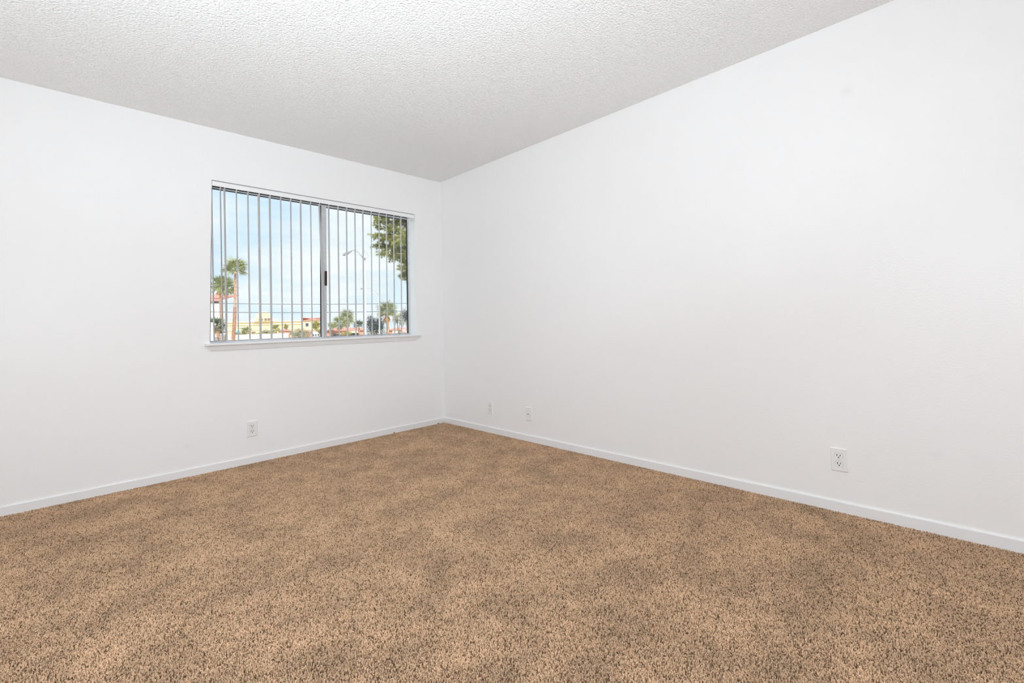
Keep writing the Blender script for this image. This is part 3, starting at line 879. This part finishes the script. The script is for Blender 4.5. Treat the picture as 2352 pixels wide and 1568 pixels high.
shrub((45.726, 77.897, 2.298), 1.1087, 1.5819, M['olive'], 'olive tree between the shaggy palm and the dark tree', n=800, leaf=.24, seed=10, name='leafy_tree', cat='tree')
shrub((34.102, 55.710, 2.241), 0.8243, 1.5612, M['dark_leaf'], 'dark tree at the right edge of the window under the pine', n=1500, leaf=.16, seed=11, name='leafy_tree', cat='tree', lumps=12)
shrub((41.270, 91.525, -0.491), 1.2395, 0.7531, M['lime'], 'yellowish bush in front of the salmon house with the awning', n=420, leaf=.24, seed=12)
shrub((47.521, 113.913, 1.463), 0.9502, 1.0215, M['lime'], 'rusty green bush just right of the window stile', n=380, leaf=.28, seed=13)
shrub((44.253, 72.947, -0.384), 0.8136, 0.7519, M['blush'], 'pinkish flowering bush at the lower right window corner', n=500, leaf=.18, seed=14)

# ---- pine reaching in from the right
def pine():
    trunk_x = (4.310, 6.510, 2.696)
    tx, ty, _ = trunk_x
    t = empty('pine_tree', (tx, ty, GZ), 0, 'pine with olive needles hanging into the upper right of the window', 'pine tree')
    MB().tube([(0,0,0), (.05,0,3), (0,.05,6), (.02,0,8.5)], [.20,.17,.13,.06], 10).build('trunk', M['bark'], t, smooth=True)
    rnd = random.Random(5)
    O = Vector((tx, ty, GZ))
    specs = [((4.331, 6.496, 4.251), (3.640, 6.588, 4.157), (3.035, 7.051, 3.807)),
             ((4.323, 6.501, 3.650), (3.948, 7.103, 3.704), (3.283, 7.372, 3.842)),
             ((4.316, 6.506, 3.172), (3.691, 6.909, 3.401), (3.116, 7.235, 3.385)),
             ((4.311, 6.509, 2.814), (3.945, 7.223, 3.236), (3.304, 7.475, 3.147)),
             ((4.310, 6.510, 2.696), (3.626, 6.597, 2.941), (3.102, 6.787, 2.805)),
             ((4.303, 6.515, 2.222), (3.878, 6.794, 2.814), (3.589, 7.086, 2.849)),
             ((4.300, 6.517, 1.985), (4.030, 6.934, 2.604), (3.835, 7.055, 2.723)),
             ((4.295, 6.521, 1.632), (3.967, 6.737, 2.225), (3.775, 6.858, 2.320)),
             ((4.293, 6.522, 1.515), (3.806, 6.484, 2.195), (3.583, 6.624, 2.482)),
             ((4.326, 6.499, 3.890), (4.157, 7.209, 3.997), (3.747, 7.572, 3.696)),
             ((4.331, 6.496, 4.251), (4.059, 7.270, 4.241), (3.550, 7.568, 4.220)),
             ((4.306, 6.513, 2.458), (3.890, 7.022, 3.202), (3.526, 7.237, 3.374)),
             ((4.320, 6.504, 3.410), (3.668, 6.335, 3.537), (3.290, 6.565, 3.075)),
             ((4.316, 6.506, 3.172), (3.891, 6.904, 3.543), (3.186, 7.198, 3.598)),
             ((4.314, 6.508, 2.993), (3.730, 6.650, 3.307), (3.126, 7.003, 3.201)),
             ((4.328, 6.498, 4.010), (3.794, 6.846, 3.937), (3.354, 7.105, 3.897)),
             ((4.308, 6.512, 2.577), (3.990, 7.077, 3.099), (3.542, 7.343, 3.068)),
             ((4.331, 6.496, 4.251), (4.048, 6.923, 4.049), (3.719, 7.125, 3.858)),
             ((4.310, 6.510, 2.696), (3.979, 6.730, 3.169), (3.672, 6.920, 3.519))]
    nb = MB()
    def tuft(p, d, l, n):
        for k in range(n):
            v = (d + Vector((rnd.gauss(0,.55), rnd.gauss(0,.55), rnd.gauss(0,.55)))).normalized()
            q = p + v*l*rnd.uniform(.7, 1.1)
            w = v.orthogonal().normalized()*.0055
            x = v.cross(w)
            nb.poly([p-w, p+w, q, p+x], [(0,1,2),(1,3,2),(3,0,2)])
    for (a, b, c) in specs:
        pts = [Vector(q)-O for q in (a, b, c)]
        cur = []
        for k in range(9):
            u = k/8
            cur.append(pts[0]*(1-u)**2 + pts[1]*2*u*(1-u) + pts[2]*u*u)
        br = MB().tube(cur, [.030 - .024*k/8 for k in range(9)], 6).build('branch', M['bark'], t, smooth=True)
        for k in range(2, 9):
            for s in range(8):
                base = cur[k] + (cur[k-1]-cur[k])*rnd.random()
                dr = ((cur[k]-cur[k-1]).normalized() + Vector((rnd.gauss(0,.7), rnd.gauss(0,.7), rnd.gauss(0,.7)))).normalized()
                l = rnd.uniform(.06, .20)
                tip = base + dr*l
                MB().tube([base, tip], [.006, .003], 4).build('twig', M['bark'], br)
                for q in range(3):
                    tuft(base + dr*l*(.3+.35*q), dr, .095, 18)
    tag(nb.build('needles', M['pine'], t), kind='stuff')
pine()

# ---- street lights and wires
def street_light(foot, top, arm, label, r=.060, coil=True, scale=1.0):
    """arm = list of world points from the pole top to the lamp"""
    b = Vector(foot); b.z = GZ
    t = empty('street_light', b, 0, label, 'street light', 'street lights outside the window')
    H = Vector(top).z - GZ
    MB().tube([(0,0,0), (0,0,.3), (0,0,H)], [r*1.7, r*1.25, r*.85], 12).build('pole', M['steel'], t, smooth=True)
    MB().box((-.16,-.16,0), (.16,.16,.06)).build('base_plate', M['steel'], t)
    pts = [Vector(p)-b for p in arm]
    MB().tube(pts, r*.55, 8).build('arm', M['arm'], t, smooth=True)
    d = (pts[-1]-pts[-2]).normalized()
    p = pts[-1]
    hd = MB().tube([p-d*.05, p+d*.10, p+d*.30, p+d*.46, p+d*.56], [.035*scale, .07*scale, .10*scale, .085*scale, .03*scale], 10).build('lamp_head', M['lamp'], t, smooth=True)
    MB().lathe([(.02,-.13), (.07,-.10), (.085,-.05)], p+d*.33, 'Z', 10).build('lens', M['whitewash'], hd)
    if coil:
        q = Vector((0.02, 0, H-.05))
        MB().tube([q + Vector((.22*math.cos(2*PI*k/20), .08*math.sin(2*PI*k/20), .26*math.sin(2*PI*k/20))) for k in range(21)], .014, 6).build('cable_loop', M['arm'], t)
        MB().lathe([(.03,-.12),(.06,-.10),(.06,.06),(.03,.08)], (0, -.02, H-.28), 'Z', 10).build('photo_cell', M['lamp'], t)
street_light((11.235, 23.864, -0.418), (11.282, 23.839, 5.676), [(11.247, 23.857, 5.219), (11.081, 23.941, 5.529), (10.867, 24.046, 5.837), (10.628, 24.162, 5.944), (10.484, 24.231, 5.855)], 'tall white street light with a curved arm in the right pane')
street_light((26.766, 50.720, -1.884), (26.831, 50.685, 5.136), [(26.805, 50.699, 4.908), (26.474, 50.877, 5.481), (25.950, 51.155, 5.883), (25.519, 51.378, 5.970), (25.231, 51.524, 5.943)], 'faint smaller street light behind the tall one', r=.045, coil=False, scale=1.1)

def wire(pts, r, label, m):
    P = [Vector(p) for p in pts]
    n = 24
    out = []
    for k in range(n+1):
        u = k/n
        out.append(P[0]*2*(u-.5)*(u-1) + P[1]*4*u*(1-u) + P[2]*2*u*(u-.5))
    o = MB().tube(out, r, 6).build('overhead_wire', m, smooth=True)
    tag(o, label, 'wire', 'overhead wires outside the window')
wire([(4.626, 47.676, 3.733), (15.253, 44.983, 3.478), (28.755, 37.564, 3.438)], .030, 'upper of the two dark overhead wires low in the window', M['wire'])
wire([(4.635, 47.675, 2.915), (15.251, 44.984, 2.620), (28.742, 37.573, 2.626)], .034, 'lower of the two dark overhead wires, level with the pediment top', M['wire'])
wire([(4.907, 49.656, 4.089), (15.946, 46.859, 3.950), (29.966, 39.155, 3.456)], .014, 'thin pale wire just above the upper dark wire', M['wire_pale'])
wire([(5.198, 51.635, 3.645), (16.638, 48.736, 3.354), (31.169, 40.753, 3.018)], .010, 'thin pale wire between the two dark wires', M['wire_pale'])
wire([(2.022, 29.866, 6.778), (9.917, 27.751, 6.220), (17.891, 23.211, 5.547)], .009, 'upper of the two faint wires crossing high in the window', M['wire_pale'])
wire([(2.026, 29.865, 6.381), (9.916, 27.751, 5.886), (17.887, 23.215, 5.254)], .008, 'lower of the two faint wires crossing high in the window', M['wire_pale'])
